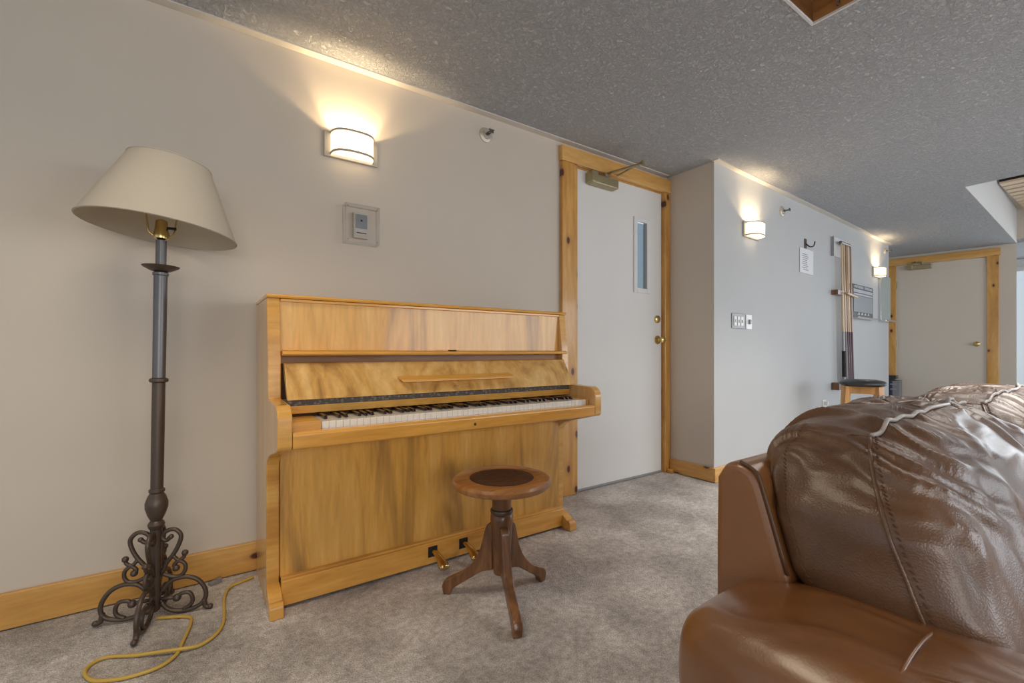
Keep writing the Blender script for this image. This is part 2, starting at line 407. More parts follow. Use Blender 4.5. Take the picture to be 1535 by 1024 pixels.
obj('window_pane', box(-0.004, 0.004, -1.94, 1.56, 0.17, 2.14), M_clearpane, win)

# ceiling opening lined with stained boards (top right of the photo)
t = thing('trim_1', 'square ceiling opening lined with dark stained boards near top edge', 'ceiling opening', (0, 0, 0), 0, None, 'structure')
obj('lining_board', box(1.0, 2.118, 0.847, 0.854, HC + 0.006, 2.75), M_redwood, t)
obj('lining_board', box(2.117, 2.124, -0.499, 0.854, HC + 0.006, 2.75), M_redwoodY, t)
obj('lining_board', box(1.001, 1.008, -0.499, 0.847, HC + 0.006, 2.75), M_redwoodY, t)
obj('lining_board', box(1.008, 2.117, -0.499, -0.492, HC + 0.006, 2.75), M_redwood, t)
obj('lining_top', box(0.975, 2.15, -0.525, 0.88, 2.75, 2.78), M_redwood, t)
bm = bmesh.new()
add_box(bm, 1.001, 2.124, 0.845, 0.854, HC - 0.003, HC + 0.006)
add_box(bm, 2.115, 2.124, -0.499, 0.845, HC - 0.003, HC + 0.006)
obj('edge_bead', bm, M_white, t)
ch = thing('hanging_chain', 'short metal chain hanging in the wood-lined ceiling opening', 'chain', (2.108, 0.752, HC + 0.01))
for k in range(5):
    z = 0.012 + k * 0.017
    a = [(0.006 * math.cos(q) * (1 if k % 2 else 0), 0.006 * math.cos(q) * (0 if k % 2 else 1), z + 0.011 * math.sin(q)) for q in (2 * math.pi * i / 12 for i in range(13))]
    obj('chain_link', tube(a, 0.0018, 5), M_steel, ch, 0, True)

# second ceiling opening, over the hall
t = thing('trim_2', 'raised ceiling recess with white upstand over the hall', 'ceiling recess', (0, 0, 0), 0, None, 'structure')
obj('upstand', prism([(5.272, 0.966), (8.558, 1.096), (8.558, 1.20), (5.272, 1.07)], 'Z', HC + 0.001, 2.76), M_white, t)
obj('upstand', box(5.17, 5.27, -0.9, 1.07, HC + 0.05, 2.76), M_white, t)
obj('recess_end', box(8.56, 8.66, -0.9, 1.20, HC + 0.05, 2.76), M_wall, t)
obj('recess_top', box(5.17, 8.66, -0.9, 1.20, 2.76, 2.80), M_wall, t)
vg = thing('slatted_vent', 'pale wooden slatted vent panel in the ceiling recess at right edge', 'vent', (0, 0, 0))
obj('vent_frame', box(6.95, 8.52, -0.30, 0.74, 2.735, 2.752), M_slat, vg)
obj('vent_backing', box(6.95, 8.52, 0.74, 1.02, 2.742, 2.755), M_dark, vg)
for k in range(9):
    x = 6.965 + k * 0.172
    obj('slat', box(x, x + 0.122, 0.74, 1.02, 2.712, 2.736), M_slat, vg, 0.003)

# smooth painted strip where the textured ceiling meets the walls
struct('trim_3', box(-3, 3.02, YA - 0.045, YA - 0.001, HC - 0.006, HC - 0.0005), M_strippaint, 'smooth pale strip along the ceiling edge above the piano wall', 'ceiling trim')
a, b, c, d = onB(-0.02, 0, 0.001), onB(4.29, 0, 0.001), onB(4.29, 0, 0.045), onB(-0.02, 0, 0.045)
struct('trim_4', prism([(a.x, a.y), (b.x, b.y), (c.x, c.y), (d.x, d.y)], 'Z', HC - 0.006, HC - 0.0005), M_strippaint, 'smooth pale strip along the ceiling edge above the white wall', 'ceiling trim')

# baseboards
struct('baseboard_left', box(-3, 1.945, YA - 0.02, YA - 0.001, 0.004, 0.125), M_pine, 'knotty pine baseboard along the wall behind the lamp', 'baseboard', 0.003)
struct('baseboard_return', box(3.041, 3.059, 1.860, YA - 0.035, 0.004, 0.105), M_pineY, 'pine baseboard on the short return wall', 'baseboard', 0.003)
a, b, c, d = onB(-0.019, 0, 0.001), onB(4.29, 0, 0.001), onB(4.29, 0, 0.02), onB(-0.019, 0, 0.02)
struct('baseboard_right', prism([(a.x, a.y), (b.x, b.y), (c.x, c.y), (d.x, d.y)], 'Z', 0.004, 0.105), M_pine, 'pine baseboard under the white wall at right', 'baseboard', 0.003)

# ------------------------------------------------------------------ doors
def closer(parent, x, y, z, elbow=True, mirror=1):
    """surface door closer in the door's own frame: x along the door, -y into the room"""
    c = obj('door_closer', box(x, x + 0.25, y - 0.065, y - 0.001, z, z + 0.065), M_oldbrass, parent, 0.008)
    obj('closer_end', box(x - 0.012, x + 0.045, y - 0.07, y - 0.001, z + 0.005, z + 0.08), M_oldbrass, c, 0.005)
    bm = bmesh.new()
    sx = x + 0.15
    add_tube(bm, [(sx, y - 0.035, z + 0.06), (sx, y - 0.035, z + 0.10)], 0.016, 10)
    if elbow:
        add_tube(bm, [(sx, y - 0.035, z + 0.095), (sx + 0.07, y - 0.30, z + 0.095)], 0.009, 8)
        add_tube(bm, [(sx + 0.07, y - 0.30, z + 0.085), (sx + 0.07, y - 0.30, z + 0.112)], 0.014, 10)
        add_tube(bm, [(sx + 0.07, y - 0.30, z + 0.108), (sx + 0.12, y - 0.02, z + 0.108)], 0.007, 8)
    else:
        add_tube(bm, [(sx, y - 0.035, z + 0.095), (sx - 0.05, y - 0.14, z + 0.095)], 0.009, 8)
        add_tube(bm, [(sx - 0.05, y - 0.14, z + 0.10), (sx - 0.12, y - 0.01, z + 0.10)], 0.008, 8)
    obj('closer_arm', bm, M_oldbrass, c, 0, 'auto')
def knob(parent, x, y, z, m=None, name='door_knob', s=1.0):
    m = m or M_brass
    bm = bmesh.new()
    prof = [(0.001, 0), (0.033, 0.001), (0.033, 0.006), (0.013, 0.012), (0.011, 0.030), (0.022, 0.040), (0.028, 0.050), (0.026, 0.060), (0.016, 0.066), (0.001, 0.067)]
    add_lathe(bm, [(r * s, h * s) for r, h in prof], (0, 0, 0), 24)
    bmesh.ops.rotate(bm, verts=bm.verts, cent=(0, 0, 0), matrix=Matrix.Rotation(R(90), 3, 'X'))
    bmesh.ops.translate(bm, verts=bm.verts, vec=(x, y, z))
    return obj(name, bm, m, parent, 0, 'auto')

d1 = thing('door_1', 'white painted door with narrow glass lite and brass knob right of piano', 'door', (2.065, YA, 0), 0, None, 'structure')
bm = bmesh.new()
W1 = 0.915
add_box(bm, 0.003, 0.60, 0.0, 0.045, 0.018, 2.176); add_box(bm, 0.60, 0.76, 0.0, 0.045, 0.018, 1.395)
add_box(bm, 0.60, 0.76, 0.0, 0.045, 1.94, 2.176); add_box(bm, 0.76, W1, 0.0, 0.045, 0.018, 2.176)
obj('door_panel', bm, M_door, d1)
bm = bmesh.new()
for x0, x1, z0, z1 in ((0.59, 0.625, 1.385, 1.95), (0.735, 0.77, 1.385, 1.95), (0.625, 0.735, 1.385, 1.42), (0.625, 0.735, 1.915, 1.95)):
    add_box(bm, x0, x1, -0.012, 0.0, z0, z1)
obj('lite_frame', bm, M_white, d1, 0.003)
obj('window_pane', box(0.625, 0.735, 0.018, 0.024, 1.42, 1.915), M_pane, d1)
obj('door_sweep', box(0.003, W1, -0.006, 0.04, 0.004, 0.018), M_greyplate, d1)
obj('casing', box(-0.128, 0.006, -0.03, -0.001, 0.001, 2.187), M_pineZ, d1, 0.004)
obj('casing', box(W1 + 0.012, 0.992, -0.03, -0.001, 0.001, 2.187), M_pineZ, d1, 0.004)
obj('casing_header', box(-0.134, 0.994, -0.036, -0.001, 2.187, 2.288), M_pine, d1, 0.004)
bm = bmesh.new(); add_box(bm, -0.004, 0.006, -0.001, 0.115, 0, 2.187); add_box(bm, W1 + 0.003, W1 + 0.012, -0.001, 0.115, 0, 2.187); add_box(bm, 0.006, W1 + 0.003, -0.001, 0.115, 2.178, 2.187)
obj('door_jamb', bm, M_pineZ, d1)
for z in (0.235, 1.09, 1.92): obj('hinge', tube([(0.010, -0.008, z - 0.05), (0.010, -0.008, z + 0.05)], 0.006, 8), M_oldbrass, d1, 0, 'auto')
knob(d1, 0.868, 0, 1.035)
bm = bmesh.new(); add_lathe(bm, [(0.001, 0), (0.031, 0.0), (0.029, 0.012), (0.016, 0.018), (0.016, 0.024), (0.001, 0.025)], (0, 0, 0), 24)
bmesh.ops.rotate(bm, verts=bm.verts, cent=(0, 0, 0), matrix=Matrix.Rotation(R(90), 3, 'X')); bmesh.ops.translate(bm, verts=bm.verts, vec=(0.862, 0, 1.195))
obj('deadbolt', bm, M_brass, d1, 0, 'auto')
obj('latch_plate', box(W1 - 0.002, W1 + 0.004, -0.003, 0.03, 1.0, 1.07), M_brass, d1)
closer(d1, 0.115, 0, 2.085)

d2 = thing('door_2', 'plain white far door in knotty pine casing at the end of the hall', 'door', onF(0), FZ, None, 'structure')
obj('door_panel', box(0.066, 0.968, 0.0, 0.04, 0.012, 2.175), M_doorfar, d2)
obj('casing', box(-0.06, 0.066, -0.025, -0.001, 0.001, 2.185), M_pineZ, d2, 0.004)
obj('casing', box(0.976, 1.085, -0.025, -0.001, 0.001, 2.185), M_pineK, d2, 0.004)
obj('casing_header', box(-0.06, 1.10, -0.03, -0.001, 2.185, 2.282), M_pine, d2, 0.004)
for z in (0.25, 1.05, 1.9): obj('hinge', tube([(0.072, -0.008, z - 0.05), (0.072, -0.008, z + 0.05)], 0.007, 8), M_oldbrass, d2, 0, 'auto')
knob(d2, 0.885, 0, 1.04)
closer(d2, 0.20, 0, 2.10, False)

tag(obj('doorstop', box(3.003, 3.04, YA - 0.075, YA - 0.036, 0.001, 0.03), M_pineY, None, 0.004), 'small pine block on the carpet at the foot of the white door casing', 'doorstop')

# ------------------------------------------------------------------ wall lights (sconces)
def make_sconce(label, loc, rz):
    t = thing('wall_sconce', label, 'wall light', loc, rz, 'wall sconces')
    obj('back_plate', box(-0.127, 0.127, -0.016, -0.001, -0.060, 0.060), M_nickel, t, 0.003)
    def arc(rx, ry, n=20): return [(-rx * math.copysign(abs(math.cos(math.pi * k / n)) ** 0.75, math.cos(math.pi * k / n)), -0.016 - ry * max(0.0, math.sin(math.pi * k / n)) ** 0.75) for k in range(n + 1)]
    def shell(rx, ry, th, z0, z1):
        o = arc(rx, ry); i = arc(rx - th, ry - th)
        bm = bmesh.new(); n = len(o)
        V = [[bm.verts.new((p[0], p[1], z)) for p in q] for q, z in ((o, z0), (o, z1), (i, z1), (i, z0))]
        for k in range(n - 1):
            for a in range(4):
                b = (a + 1) % 4; bm.faces.new((V[a][k], V[a][k + 1], V[b][k + 1], V[b][k]))
        bm.faces.new([V[a][0] for a in range(4)]); bm.faces.new([V[a][-1] for a in range(4)][::-1]); return bm
    obj('glass_shade', shell(0.097, 0.080, 0.004, -0.050, 0.050), M_sconceglass, t, 0, 'auto')
    obj('upper_band', shell(0.101, 0.084, 0.008, 0.046, 0.056), M_nickel, t, 0, 'auto')
    obj('lower_band', shell(0.101, 0.084, 0.008, -0.050, -0.040), M_nickel, t, 0, 'auto')
    lo_ = arc(0.092, 0.075); bm = bmesh.new(); add_prism(bm, lo_, 'Z', -0.047, -0.044)
    obj('lower_diffuser', bm, M_sconcelow, t)
    for dx in (-0.045, 0.045):
        d = bpy.data.lights.new('sconce_lamp', 'POINT'); d.energy = 6.0; d.color = (1.0, 0.74, 0.42); d.shadow_soft_size = 0.014
        lo = bpy.data.objects.new('sconce_lamp', d); C.objects.link(lo); lo.parent = t; lo.location = (dx, -0.074, -0.020)
    return t
sc1 = make_sconce('large nearest wall sconce glowing above the piano', (0.610, YA, 1.927), 0)
p = onB(0.545, 1.900); dup(sc1, p, BZ, 'glowing wall sconce above the light switches on the white wall')
p = onB(3.74, 1.905); dup(sc1, p, BZ, 'small far wall sconce glowing above the glass board')

# ------------------------------------------------------------------ small wall fittings
th = thing('thermostat', 'beige thermostat in a clear acrylic guard above the piano', 'thermostat', (0.651, YA, 1.56))
o = obj('thermostat_body', box(-0.036, 0.036, -0.028, -0.001, -0.062, 0.062), M_plastic, th, 0.004)
obj('display', box(-0.028, 0.028, -0.031, -0.028, -0.015, 0.052), M_lcd, o, 0.001)
bm = bmesh.new(); add_box(bm, -0.029, 0.029, -0.030, -0.028, -0.052, -0.022); obj('lower_panel', bm, M_plastic, o, 0.001)
obj('print', box(-0.024, 0.024, -0.0315, -0.030, -0.040, -0.036), M_dark, o); obj('indicator', box(-0.004, 0.004, -0.0335, -0.031, 0.018, 0.026), M_dark, o)
bm = bmesh.new(); add_box(bm, -0.080, 0.080, -0.052, -0.049, -0.090, 0.090)
obj('clear_cover', bm, M_acrylic, th)
bm = bmesh.new()
for a0, a1, b0, b1 in ((-0.083, -0.078, -0.093, 0.093), (0.078, 0.083, -0.093, 0.093), (-0.078, 0.078, -0.093, -0.088), (-0.078, 0.078, 0.088, 0.093)): add_box(bm, a0, a1, -0.053, -0.001, b0, b1)
obj('cover_edge', bm, M_acryedge, th)
for a, b in ((-0.07, 0.08), (0.07, 0.08), (-0.07, -0.08), (0.07, -0.08)): obj('cover_screw', box(a - 0.004, a + 0.004, -0.055, -0.052, b - 0.004, b + 0.004), M_oldbrass, th)

def make_sprinkler(label, loc, rz):
    t = thing('sprinkler_head', label, 'sprinkler', loc, rz, 'sidewall sprinklers')
    bm = bmesh.new(); add_lathe(bm, [(0.012, 0), (0.044, 0.0), (0.042, 0.006), (0.028, 0.012), (0.026, 0.018), (0.012, 0.018)], (0, 0, 0), 24)
    bmesh.ops.rotate(bm, verts=bm.verts, cent=(0, 0, 0), matrix=Matrix.Rotation(R(90), 3, 'X')); obj('escutcheon', bm, M_nickel, t, 0, 'auto')
    bm = bmesh.new(); add_tube(bm, [(0, 0, 0), (0, -0.028, 0)], 0.010, 10); add_tube(bm, [(-0.010, -0.022, 0), (-0.010, -0.052, 0), (0, -0.062, 0)], 0.003, 6); add_tube(bm, [(0.010, -0.022, 0), (0.010, -0.052, 0), (0, -0.062, 0)], 0.003, 6)
    obj('sprinkler_frame', bm, M_steel, t, 0, 'auto')
    bm = bmesh.new(); add_box(bm, -0.018, 0.018, -0.068, -0.060, 0.006, 0.010); add_box(bm, -0.014, 0.014, -0.066, -0.062, -0.012, 0.010)
    obj('deflector', bm, M_steel, t, 0.001)
    return t
s1 = make_sprinkler('sidewall sprinkler head nearest camera, high between sconce and white door', (1.375, YA, 2.205), 0)
dup(s1, onB(1.12, 2.165), BZ, 'sprinkler head high on the white wall above the hung paper')
dup(s1, onB(4.12, 2.215), BZ, 'tiny far sprinkler head beside the outer corner of the white wall')

sw = thing('light_switch', 'double gang white light switch plate on the white wall', 'light switch', onB(0.345, 1.178), BZ, 'switch plates')
obj('switch_plate', box(-0.098, 0.098, -0.007, -0.001, -0.058, 0.058), M_greyplate, sw, 0.003)
for x in (-0.052, 0.0, 0.052):
    q = obj('switch_rocker', box(x - 0.020, x + 0.020, -0.011, -0.007, -0.036, 0.036), M_switch, sw, 0.002)
    obj('toggle', box(x - 0.006, x + 0.006, -0.020, -0.011, -0.012, 0.010), M_switch, q, 0.002)
sw = thing('fan_switch', 'single white switch plate right of the double light switch', 'light switch', onB(0.515, 1.178), BZ, 'switch plates')
obj('switch_plate', box(-0.048, 0.048, -0.007, -0.001, -0.058, 0.058), M_switch, sw, 0.003)
obj('dial', box(-0.012, 0.012, -0.022, -0.007, -0.018, 0.018), M_greyplate, sw, 0.004)

hk = thing('coat_hook', 'small bronze wall hook above the hung paper', 'hook', onB(1.62, 1.955), BZ)
obj('hook_plate', box(-0.022, 0.022, -0.008, -0.001, -0.045, 0.045), M_bronze, hk, 0.003)
obj('hook_prong', tube(smooth_path([(0, -0.006, 0.0), (0, -0.04, -0.035), (0.02, -0.065, -0.03), (0.035, -0.07, 0.012)]), 0.006, 8), M_bronze, hk, 0, True)
pp = thing('hung_notice', 'white paper notice in a clear sleeve hung below the wall hook', 'paper', onB(1.645, 1.79), BZ)
obj('sheet', box(-0.155, 0.155, -0.006, -0.003, -0.115, 0.115), M_paper, pp)
bm = bmesh.new()
for k in range(9):
    wd = random.uniform(0.05, 0.11); add_box(bm, -0.11 + random.uniform(0, 0.03), -0.05 + wd, -0.0068, -0.0060, 0.06 - k * 0.018, 0.066 - k * 0.018)
obj('handwriting', bm, M_ink, pp)

ot = thing('wall_outlet', 'white power outlet low on the white wall behind the sofa', 'outlet', onB(2.08, 0.40), BZ)
obj('cover_plate', box(-0.045, 0.045, -0.008, -0.001, -0.06, 0.06), M_switch, ot, 0.003)
obj('plug', box(-0.02, 0.02, -0.04, -0.008, 0.01, 0.045), M_switch, ot, 0.004)

# ------------------------------------------------------------------ cue rack and cues
rk = thing('cue_rack', 'wall cue rack with wooden blocks and metal clips', 'cue rack', onB(2.52, 0), BZ)
obj('top_plate', box(-0.25, 0.20, -0.008, -0.001, 1.93, 2.13), M_white, rk, 0.002)
bm = bmesh.new(); add_box(bm, -0.252, -0.245, -0.028, -0.001, 1.92, 2.12); obj('plate_edge', bm, M_greyplate, rk)
obj('top_clip', tube([(-0.14, -0.05, 2.07), (0.13, -0.05, 2.07)], 0.016, 8), M_steel, rk, 0, 'auto')
obj('middle_block', box(-0.24, -0.05, -0.060, -0.001, 1.525, 1.575), M_oak, rk, 0.003)
obj('middle_rail', tube([(-0.06, -0.085, 1.55), (0.25, -0.085, 1.525)], 0.012, 8), M_slat, rk, 0, 'auto')
obj('bottom_block', box(-0.24, -0.14, -0.07, -0.001, 0.55, 0.625), M_oak, rk, 0.003)
obj('bottom_ledge', box(-0.14, 0.28, -0.09, -0.001, 0.56, 0.585), M_redwood, rk, 0.003)
cue_specs = [(-0.125, -0.04, 'pale pool cue with black grip, leftmost in the wall rack', M_cue1, M_dark),
             (-0.060, 0.03, 'tan pool cue second from left in the wall rack', M_cue1, M_bingrey),
             (0.000, 0.09, 'brown pool cue in the middle of the wall rack', M_cue2, M_cuegrip),
             (0.055, 0.15, 'tan pool cue with plum grip second from right in rack', M_cue1, M_cuegrip),
             (0.140, 0.21, 'dark pool cue rightmost in the wall rack', M_cue2, M_cuegrip)]
for xt, xb, lab, m1, m2 in cue_specs:
    q = thing('pool_cue', lab, 'pool cue', onB(2.52, 0), BZ, 'cues in the wall rack')
    zb, zt = 0.587, 2.085
    def at(z): k = (z - zb) / (zt - zb); return (xb + (xt - xb) * k, -0.055, z)
    obj('shaft', tube([at(1.15), at(zt - 0.02)], [0.012, 0.008], 10), m1, q, 0, 'auto')
    obj('butt', tube([at(zb), at(1.15)], [0.017, 0.0122], 10), m2 if m2 is not M_dark else M_greyplate, q, 0, 'auto')
    if m2 is M_dark: obj('grip', tube([at(0.68), at(0.95)], [0.0185, 0.0160], 10), M_dark, q, 0, 'auto')
    obj('tip', tube([at(zt - 0.02), at(zt)], [0.0075, 0.007], 10), M_switch, q, 0, 'auto')

# ------------------------------------------------------------------ score sign, glass board
sg = thing('score_sign', 'dark framed score sign with silver panel right of the cues', 'sign', onB(3.17, 1.51), BZ)
obj('frame', box(-0.36, 0.36, -0.030, -0.001, -0.185, 0.180), M_signdark, sg, 0.004)
obj('panel', box(-0.325, 0.325, -0.034, -0.030, -0.125, 0.055), M_signgrey, sg)
obj('band', box(-0.325, 0.325, -0.034, -0.030, 0.090, 0.125), M_signlight, sg)
obj('band', box(-0.325, 0.325, -0.034, -0.030, 0.060, 0.080), M_signlight, sg)
for k in range(6): obj('letter', box(-0.30 + k * 0.052, -0.262 + k * 0.052, -0.033, -0.030, 0.140, 0.168), M_signlight, sg)
for k in range(6): obj('letter', box(0.04 + k * 0.048, 0.075 + k * 0.048, -0.033, -0.030, 0.140, 0.168), M_signlight, sg)
bm = bmesh.new()
for k in range(4): add_prism(bm, [(-0.20 + k * 0.11, -0.155), (-0.12 + k * 0.11, -0.155), (-0.14 + k * 0.11, -0.13), (-0.17 + k * 0.11, -0.128)], 'Y', -0.034, -0.030)
obj('emblem', bm, M_signlight, sg)
obj('tray', box(-0.36, 0.42, -0.085, -0.030, -0.200, -0.185), M_chrome, sg, 0.003)
gb_ = thing('glass_board', 'greenish glass board with tray at the outer corner of the white wall', 'board', onB(4.075, 1.61), BZ)
obj('board_panel', box(-0.205, 0.205, -0.022, -0.001, -0.275, 0.275), M_board, gb_, 0.003)
obj('board_frame', box(-0.215, -0.205, -0.028, -0.001, -0.28, 0.28), M_chrome, gb_, 0.002)
obj('board_tray', box(-0.215, 0.213, -0.075, -0.001, -0.295, -0.275), M_chrome, gb_, 0.003)

# ------------------------------------------------------------------ bar stool and bin at the back
bs = thing('bar_stool', 'backless wooden bar stool with round black cushion near the cue rack', 'stool', (4.66, 1.488, 0), R(18))
obj('cushion', lathe([(0.001, 0.653), (0.150, 0.653), (0.165, 0.668), (0.165, 0.680), (0.150, 0.695), (0.10, 0.706), (0.001, 0.711)], (0, 0, 0), 40), M_black, bs, 0, 'auto')
for sx in (-1, 1):
    for sy in (-1, 1):
        obj('leg', tube([(sx * 0.108, sy * 0.108, 0.652), (sx * 0.135, sy * 0.135, 0.0)], 0.034, 4), M_stoolwood, bs, 0.003)
bm = bmesh.new()
for s in (-1, 1):
    add_box(bm, -0.09, 0.09, s * 0.108 - 0.012, s * 0.108 + 0.012, 0.59, 0.651); add_box(bm, s * 0.108 - 0.012, s * 0.108 + 0.012, -0.09, 0.09, 0.59, 0.651)
obj('apron', bm, M_stoolwood, bs, 0.002)
bm = bmesh.new()
for s in (-1, 1):
    add_box(bm, -0.115, 0.115, s * 0.126 - 0.011, s * 0.126 + 0.011, 0.22, 0.25); add_box(bm, s * 0.126 - 0.011, s * 0.126 + 0.011, -0.115, 0.115, 0.30, 0.33)
obj('stretcher', bm, M_stoolwood, bs, 0.002)

bn_ = thing('storage_bin', 'navy and grey box-shaped bin with black top beside the far door', 'bin', onF(0.05, 0, 0.17), FZ)
obj('bin_body', box(-0.20, 0.0, -0.13, 0.12, 0.0, 0.55), M_navy, bn_, 0.008)
obj('bin_front', box(0.0, 0.085, -0.13, 0.12, 0.0, 0.53), M_bingrey, bn_, 0.008)
obj('bin_lid', box(-0.20, 0.045, -0.135, 0.125, 0.55, 0.60), M_black, bn_, 0.008)
for z in (0.28, 0.40, 0.47): obj('bin_rib', box(-0.02, 0.05, -0.137, -0.130, z, z + 0.02), M_greyplate, bn_)

# ------------------------------------------------------------------ piano
pn = thing('upright_piano', 'light walnut upright piano against the beige wall', 'piano', (0, 0, 0))
def V(*p): return p
XL, XLi, XRi, XR_ = 0.205, 0.249, 1.606, 1.650
def arc2(cx, cy, r, a0, a1, n=6): return [(cx + r * math.cos(R(a0 + (a1 - a0) * k / n)), cy + r * math.sin(R(a0 + (a1 - a0) * k / n))) for k in range(n + 1)]
side = [(2.225, 0.02), (2.225, 1.146), (1.878, 1.146), (1.852, 0.94), (1.845, 0.777), (1.70, 0.772)]
side += arc2(1.655, 0.722, 0.050, 80, 180, 7)[0:]
side += arc2(1.625, 0.645, 0.020, 180, 270, 5)
side += [(1.655, 0.6175), (1.70, 0.6056), (1.75, 0.5937), (1.80, 0.580), (1.832, 0.569), (1.858, 0.556), (1.880, 0.538), (1.892, 0.512), (1.892, 0.02)]
for a0, a1 in ((XL, XLi), (XRi, XR_)):
    o = obj('side_panel', prism(side, 'X', a0, a1), M_venS, pn, 0.004, 'auto', 3)
    o.data.materials.append(M_post)
    for f in o.data.polygons:
        if abs(f.normal.x) < 0.5: f.material_index = 1
toe = [(2.225, 0.0), (2.225, 0.019), (1.893, 0.019), (1.893, 0.088), (1.872, 0.082), (1.825, 0.058)] + arc2(1.808, 0.034, 0.018, 60, 180, 5) + [(1.786, 0.0)]
obj('toe_block', prism(toe, 'X', XL - 0.001, XLi + 0.001), M_post, pn, 0.003, 'auto')
obj('toe_block', prism(toe, 'X', XRi - 0.001, XR_ + 0.001), M_post, pn, 0.003, 'auto')
obj('lid', prism([(2.235, 1.146), (2.235, 1.160), (1.872, 1.160), (1.868, 1.153), (1.872, 1.146)], 'X', XL - 0.002, XR_ + 0.002), M_venX, pn, 0.003)
obj('upper_panel', box(XLi + 0.001, XRi - 0.001, 1.886, 1.905, 0.951, 1.144), M_ven, pn)
bm = bmesh.new(); add_box(bm, XLi + 0.001, XRi - 0.001, 1.876, 1.886, 1.134, 1.145); obj('upper_moulding', bm, M_venX, pn, 0.002)
shelf = [(1.905, 0.950), (1.820, 0.950), (1.808, 0.945), (1.806, 0.938), (1.815, 0.933), (1.905, 0.930)]
obj('music_shelf', prism(shelf, 'X', XLi + 0.001, XRi - 0.0005), M_venX, pn, 0.002)
bm = bmesh.new(); add_box(bm, 0.915, 0.950, 1.812, 1.826, 0.9505, 0.954); obj('lid_catch', bm, M_dark, pn)
fall = [(1.900, 0.905), (1.838, 0.905), (1.832, 0.900), (1.764, 0.780), (1.762, 0.774), (1.785, 0.774), (1.87, 0.89), (1.90, 0.90)]
obj('shelf_gap_shade', box(XLi + 0.001, XRi - 0.001, 1.885, 1.90, 0.902, 0.932), M_redwood, pn)  # red-brown strip that paints the shade in the gap under the shelf
fb_ = obj('fallboard', prism(fall, 'X', XLi + 0.008, XRi - 0.002), M_venF, pn, 0.002)
# ledge (music desk) on the fallboard; follows the slope
sl = Vector((0, 1.764 - 1.832, 0.780 - 0.900)).normalized(); nrm = Vector((0, -0.120, 0.068)).normalized(); nrm = Vector((0, sl.z, -sl.y)).normalized()
def onfall(x, k, out):  # k metres down the slope from the top edge
    q = Vector((x, 1.832, 0.900)) + sl * k + nrm * out; return q
bm = bmesh.new()
q0, q1 = onfall(0, 0.062, 0.0005), onfall(0, 0.072, 0.0005)
A = [Vector((x, q.y, q.z)) for x, q in ((0.672, q0), (1.222, q0), (1.222, q1), (0.672, q1))]
B = [Vector((x, q.y - 0.046, q.z - 0.014)) for x, q in ((0.672, q0), (1.222, q0), (1.216, q1), (0.678, q1))]
va = [bm.verts.new(p) for p in A]; vb = [bm.verts.new(p) for p in B]
bm.faces.new(va[::-1]); bm.faces.new(vb)
for k in range(4): bm.faces.new((va[k], va[(k + 1) % 4], vb[(k + 1) % 4], vb[k]))
obj('music_ledge', bm, M_venX, fb_, 0.002)
# maker's gold script, too small to read in the photo
bm = bmesh.new(); pts = []
for k in range(60):
    u = k / 59; x = 0.918 + 0.072 * u
    hgt = 0.010 if u < 0.38 else 0.0035
    kk = 0.118 + hgt * 0.5 * math.sin(u * 46) * (1 if u < 0.38 else 0.8)
    pts.append(onfall(x, kk, 0.0012))
add_tube(bm, pts, 0.0009, 5); obj('gold_script', bm, M_gold, fb_)
obj('patterned_strip', prism([(1.830, 0.7735), (1.796, 0.7735), (1.796, 0.751), (1.830, 0.751)], 'X', XLi + 0.002, XRi - 0.002), M_strip, pn)
obj('nameboard', prism([(1.830, 0.751), (1.785, 0.751), (1.796, 0.7215), (1.830, 0.7215)], 'X', XLi + 0.002, XRi - 0.002), M_venX, pn, 0.002)
KX0, KX1 = 0.348, 1.592; kw = (KX1 - KX0) / 52
zt = 0.707
obj('key_bed', box(XLi + 0.001, XRi - 0.001, 1.632, 1.88, 0.630, 0.660), M_post, pn)
obj('key_slip', prism([(1.646, 0.626), (1.616, 0.626), (1.606, 0.632), (1.604, 0.676), (1.610, 0.684), (1.646, 0.684)], 'X', XLi + 0.001, XRi - 0.001), M_venX, pn, 0.003)
obj('key_block', box(XLi + 0.001, KX0 - 0.002, 1.648, 1.797, 0.660, 0.712), M_post, pn, 0.003)
obj('key_block', box(KX1 + 0.002, XRi - 0.001, 1.648, 1.797, 0.660, 0.712), M_post, pn, 0.003)
for k in range(52):
    o = obj('white_key', box(KX0 + k * kw + 0.0005, KX0 + (k + 1) * kw - 0.0005, 1.655, 1.828, 0.662, zt), M_ivory, pn, 0.0012)
names = 'ABCDEFG'
for k in range(51):
    if names[k % 7] in 'ACDFG':
        x = KX0 + (k + 1) * kw
        add = prism([(1.826, 0.7075), (1.826, 0.7195), (1.710, 0.7195), (1.703, 0.7075)], 'X', x - 0.0062, x + 0.0062)
        obj('black_key', add, M_ebony, pn, 0.002)
bm = bmesh.new(); add_lathe(bm, [(0.001, 0), (0.006, 0), (0.006, 0.003), (0.001, 0.003)], (0, 0, 0), 12)
bmesh.ops.rotate(bm, verts=bm.verts, cent=(0, 0, 0), matrix=Matrix.Rotation(R(90), 3, 'X')); bmesh.ops.translate(bm, verts=bm.verts, vec=(0.925, 1.605, 0.652))
lk = obj('key_lock', bm, M_brass, pn)
obj('keyhole', box(0.9238, 0.9262, 1.6008, 1.603, 0.646, 0.655), M_dark, lk)
obj('lower_panel', box(XLi + 0.001, XRi - 0.001, 1.878, 1.898, 0.112, 0.628), M_ven, pn)
obj('bottom_rail', box(XLi + 0.001, XRi - 0.001, 1.846, 1.872, 0.012, 0.104), M_venX, pn, 0.003)
obj('rail_cap', box(XLi + 0.001, XRi - 0.001, 1.858, 1.899, 0.104, 0.112), M_post, pn, 0.001)
obj('back_frame', box(XLi + 0.001, XRi - 0.001, 1.92, 2.22, 0.03, 1.14), M_redwood, pn)
